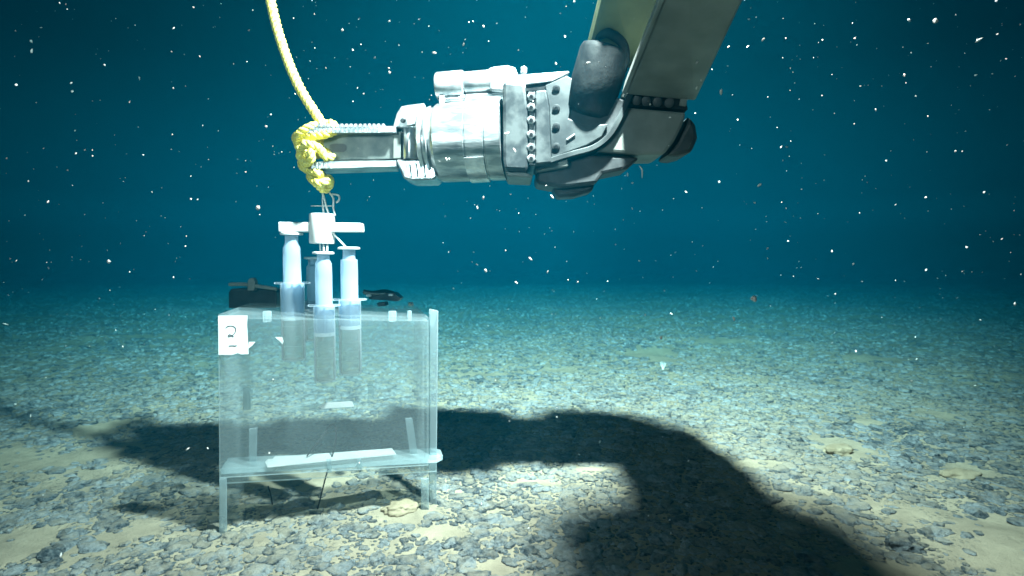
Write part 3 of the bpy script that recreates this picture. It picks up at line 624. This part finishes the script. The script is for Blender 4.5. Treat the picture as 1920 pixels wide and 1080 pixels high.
kp = [(604, 236, -14), (622, 232, -28), (628, 244, -36), (608, 252, -40), (578, 254, -36), (560, 252, -14), (556, 262, 26), (580, 262, 58), (606, 268, 36), (616, 284, -14), (596, 290, -34), (570, 284, -32), (558, 268, -24), (566, 248, -40), (590, 236, -38), (612, 240, -14), (600, 262, 36), (584, 290, 56), (568, 300, 26), (568, 312, -14), (586, 322, -34), (600, 326, -40), (604, 334, 0), (590, 336, 24), (582, 330, 0), (588, 338, -34), (604, 344, -40), (616, 334, -24), (618, 346, -8), (608, 356, -4), (598, 348, -18), (590, 340, -26)]
mb = MB(); rope_mesh(mb, spline([Q(*k) for k in kp], 7), .0060)
rope_mesh(mb, spline([Q(*k) for k in [(624, 292, -34), (612, 296, -44), (600, 280, -50), (586, 272, -58), (572, 272, -54), (562, 290, -40), (574, 306, -46), (584, 296, -56), (580, 280, -60)]], 7), .0056)
mb.build('knot', M['rope'], rp_, smooth=60)

# ------------------------------------------------------------------ marine snow
sv, sf = rock_variants(2, 6, .8, 21); smesh = []
for v in sv:
    me = bpy.data.meshes.new('marine_snow_flake'); np_mesh(me, v * np.array([1, .8, .75]), sf); me.materials.append(M['snow']); smesh.append(me)
known = [(1705, 38, 8), (1352, 172, 6), (911, 508, 6), (906, 371, 5), (1035, 369, 5), (1736, 370, 5), (1813, 464, 5), (1903, 570, 5), (1376, 597, 5), (1542, 75, 4), (1603, 72, 4), (1404, 36, 4), (1431, 74, 4), (1199, 489, 4), (1439, 466, 4), (1600, 495, 4), (1534, 523, 3), (1560, 471, 4), (842, 298, 4), (204, 490, 7), (142, 288, 4), (325, 165, 3), (196, 122, 4), (730, 136, 4), (642, 57, 4), (814, 99, 4), (729, 128, 3), (670, 165, 3), (1291, 864, 5), (1044, 765, 4), (1125, 828, 4), (1044, 782, 4), (512, 712, 4), (352, 842, 4), (505, 850, 4), (1424, 347, 5), (1415, 380, 4), (1256, 220, 4), (968, 530, 4), (948, 470, 4), (1027, 510, 3), (325, 520, 3), (243, 510, 3), (53, 340, 3), (90, 378, 3), (1835, 75, 6), (1870, 64, 3), (1210, 590, 3), (950, 250, 5), (965, 282, 5), (837, 299, 4), (1102, 118, 5), (1000, 190, 3), (1740, 218, 3), (1642, 206, 3), (1503, 355, 3)]
flakes = []
for (px, py, s_) in known:
    Yf = random.uniform(.50, .70); flakes.append((P(px, py, Yf), s_ * .42 * Yf / FPX))
rr = random.Random(5)
for k in range(4):
    Yf = rr.uniform(.45, .5); flakes.append((P(rr.uniform(20, 1900), rr.uniform(20, 700), Yf), rr.uniform(2.5, 5.5) * Yf / FPX))
while len(flakes) < 300:
    px = rr.uniform(5, 1915); py = 1075 * rr.random() ** 1.25; Yf = rr.uniform(.48, 1.15)
    if py > 760 and rr.random() < .5: continue
    if 400 < px < 830 and py > 380 and rr.random() < .85: continue
    flakes.append((P(px, py, min(Yf, .62 if py > 850 else 9)), rr.choice([.7, .8, .9, 1.0, 1.2, 1.5, 1.9]) * Yf / FPX))
for k, (p, r) in enumerate(flakes):
    o = bpy.data.objects.new('marine_snow_flake', smesh[k % 6]); C.objects.link(o); o.location = p; o.scale = (r * rr.choice([.9, 1.1, 1.3, 2.0]), r, r * rr.uniform(.6, 1.3)); o.rotation_euler = (rr.uniform(0, 6), rr.uniform(0, 6), rr.uniform(0, 6))
    tag(o, 'white fleck of marine snow drifting in the water', 'marine snow', 'marine snow flakes drifting in the water')
v0, f0 = ico(1); n = 800; cs, fs = [], []
for k in range(n):
    Yf = rr.uniform(.4, 2.2); px = rr.uniform(-100, 2020); py = rr.uniform(-60, 780)
    if 400 < px < 830 and py > 380: continue
    r = rr.uniform(.45, .95) * Yf / FPX; fs.append(f0 + 12 * len(cs)); cs.append(v0 * r + np.array(P(px, py, Yf)))
me = bpy.data.meshes.new('fine_marine_snow'); np_mesh(me, np.concatenate(cs), np.concatenate(fs)); me.materials.append(M['finesnow'])
ob = bpy.data.objects.new('fine_marine_snow', me); C.objects.link(ob); tag(ob, 'haze of very fine specks suspended through the dark water', 'marine snow', kind='stuff')

# ------------------------------------------------------------------ the water's own haze
mb = MB(); lo, hi = Vector((-30, -14, -1.4)), Vector((30, 46, 1.5))
mb.hexa([(lo.x, lo.y, lo.z), (hi.x, lo.y, lo.z), (hi.x, hi.y, lo.z), (lo.x, hi.y, lo.z)], [(lo.x, lo.y, hi.z), (hi.x, lo.y, hi.z), (hi.x, hi.y, hi.z), (lo.x, hi.y, hi.z)])
m = bpy.data.materials.new('water_haze'); m.use_nodes = True; nt = m.node_tree; nt.nodes.remove(nt.nodes['Principled BSDF'])
pv_ = N(nt, 'ShaderNodeVolumePrincipled'); pv_.inputs['Color'].default_value = (.0002, .034, .053, 1); pv_.inputs['Absorption Color'].default_value = (.10, .55, .63, 1)
pv_.inputs['Density'].default_value = .60; pv_.inputs['Anisotropy'].default_value = .0
nt.links.new(pv_.outputs[0], nt.nodes['Material Output'].inputs['Volume'])
ob = mb.build('haze', m); tag(ob, 'blue-green haze of the deep water', 'haze', kind='stuff')
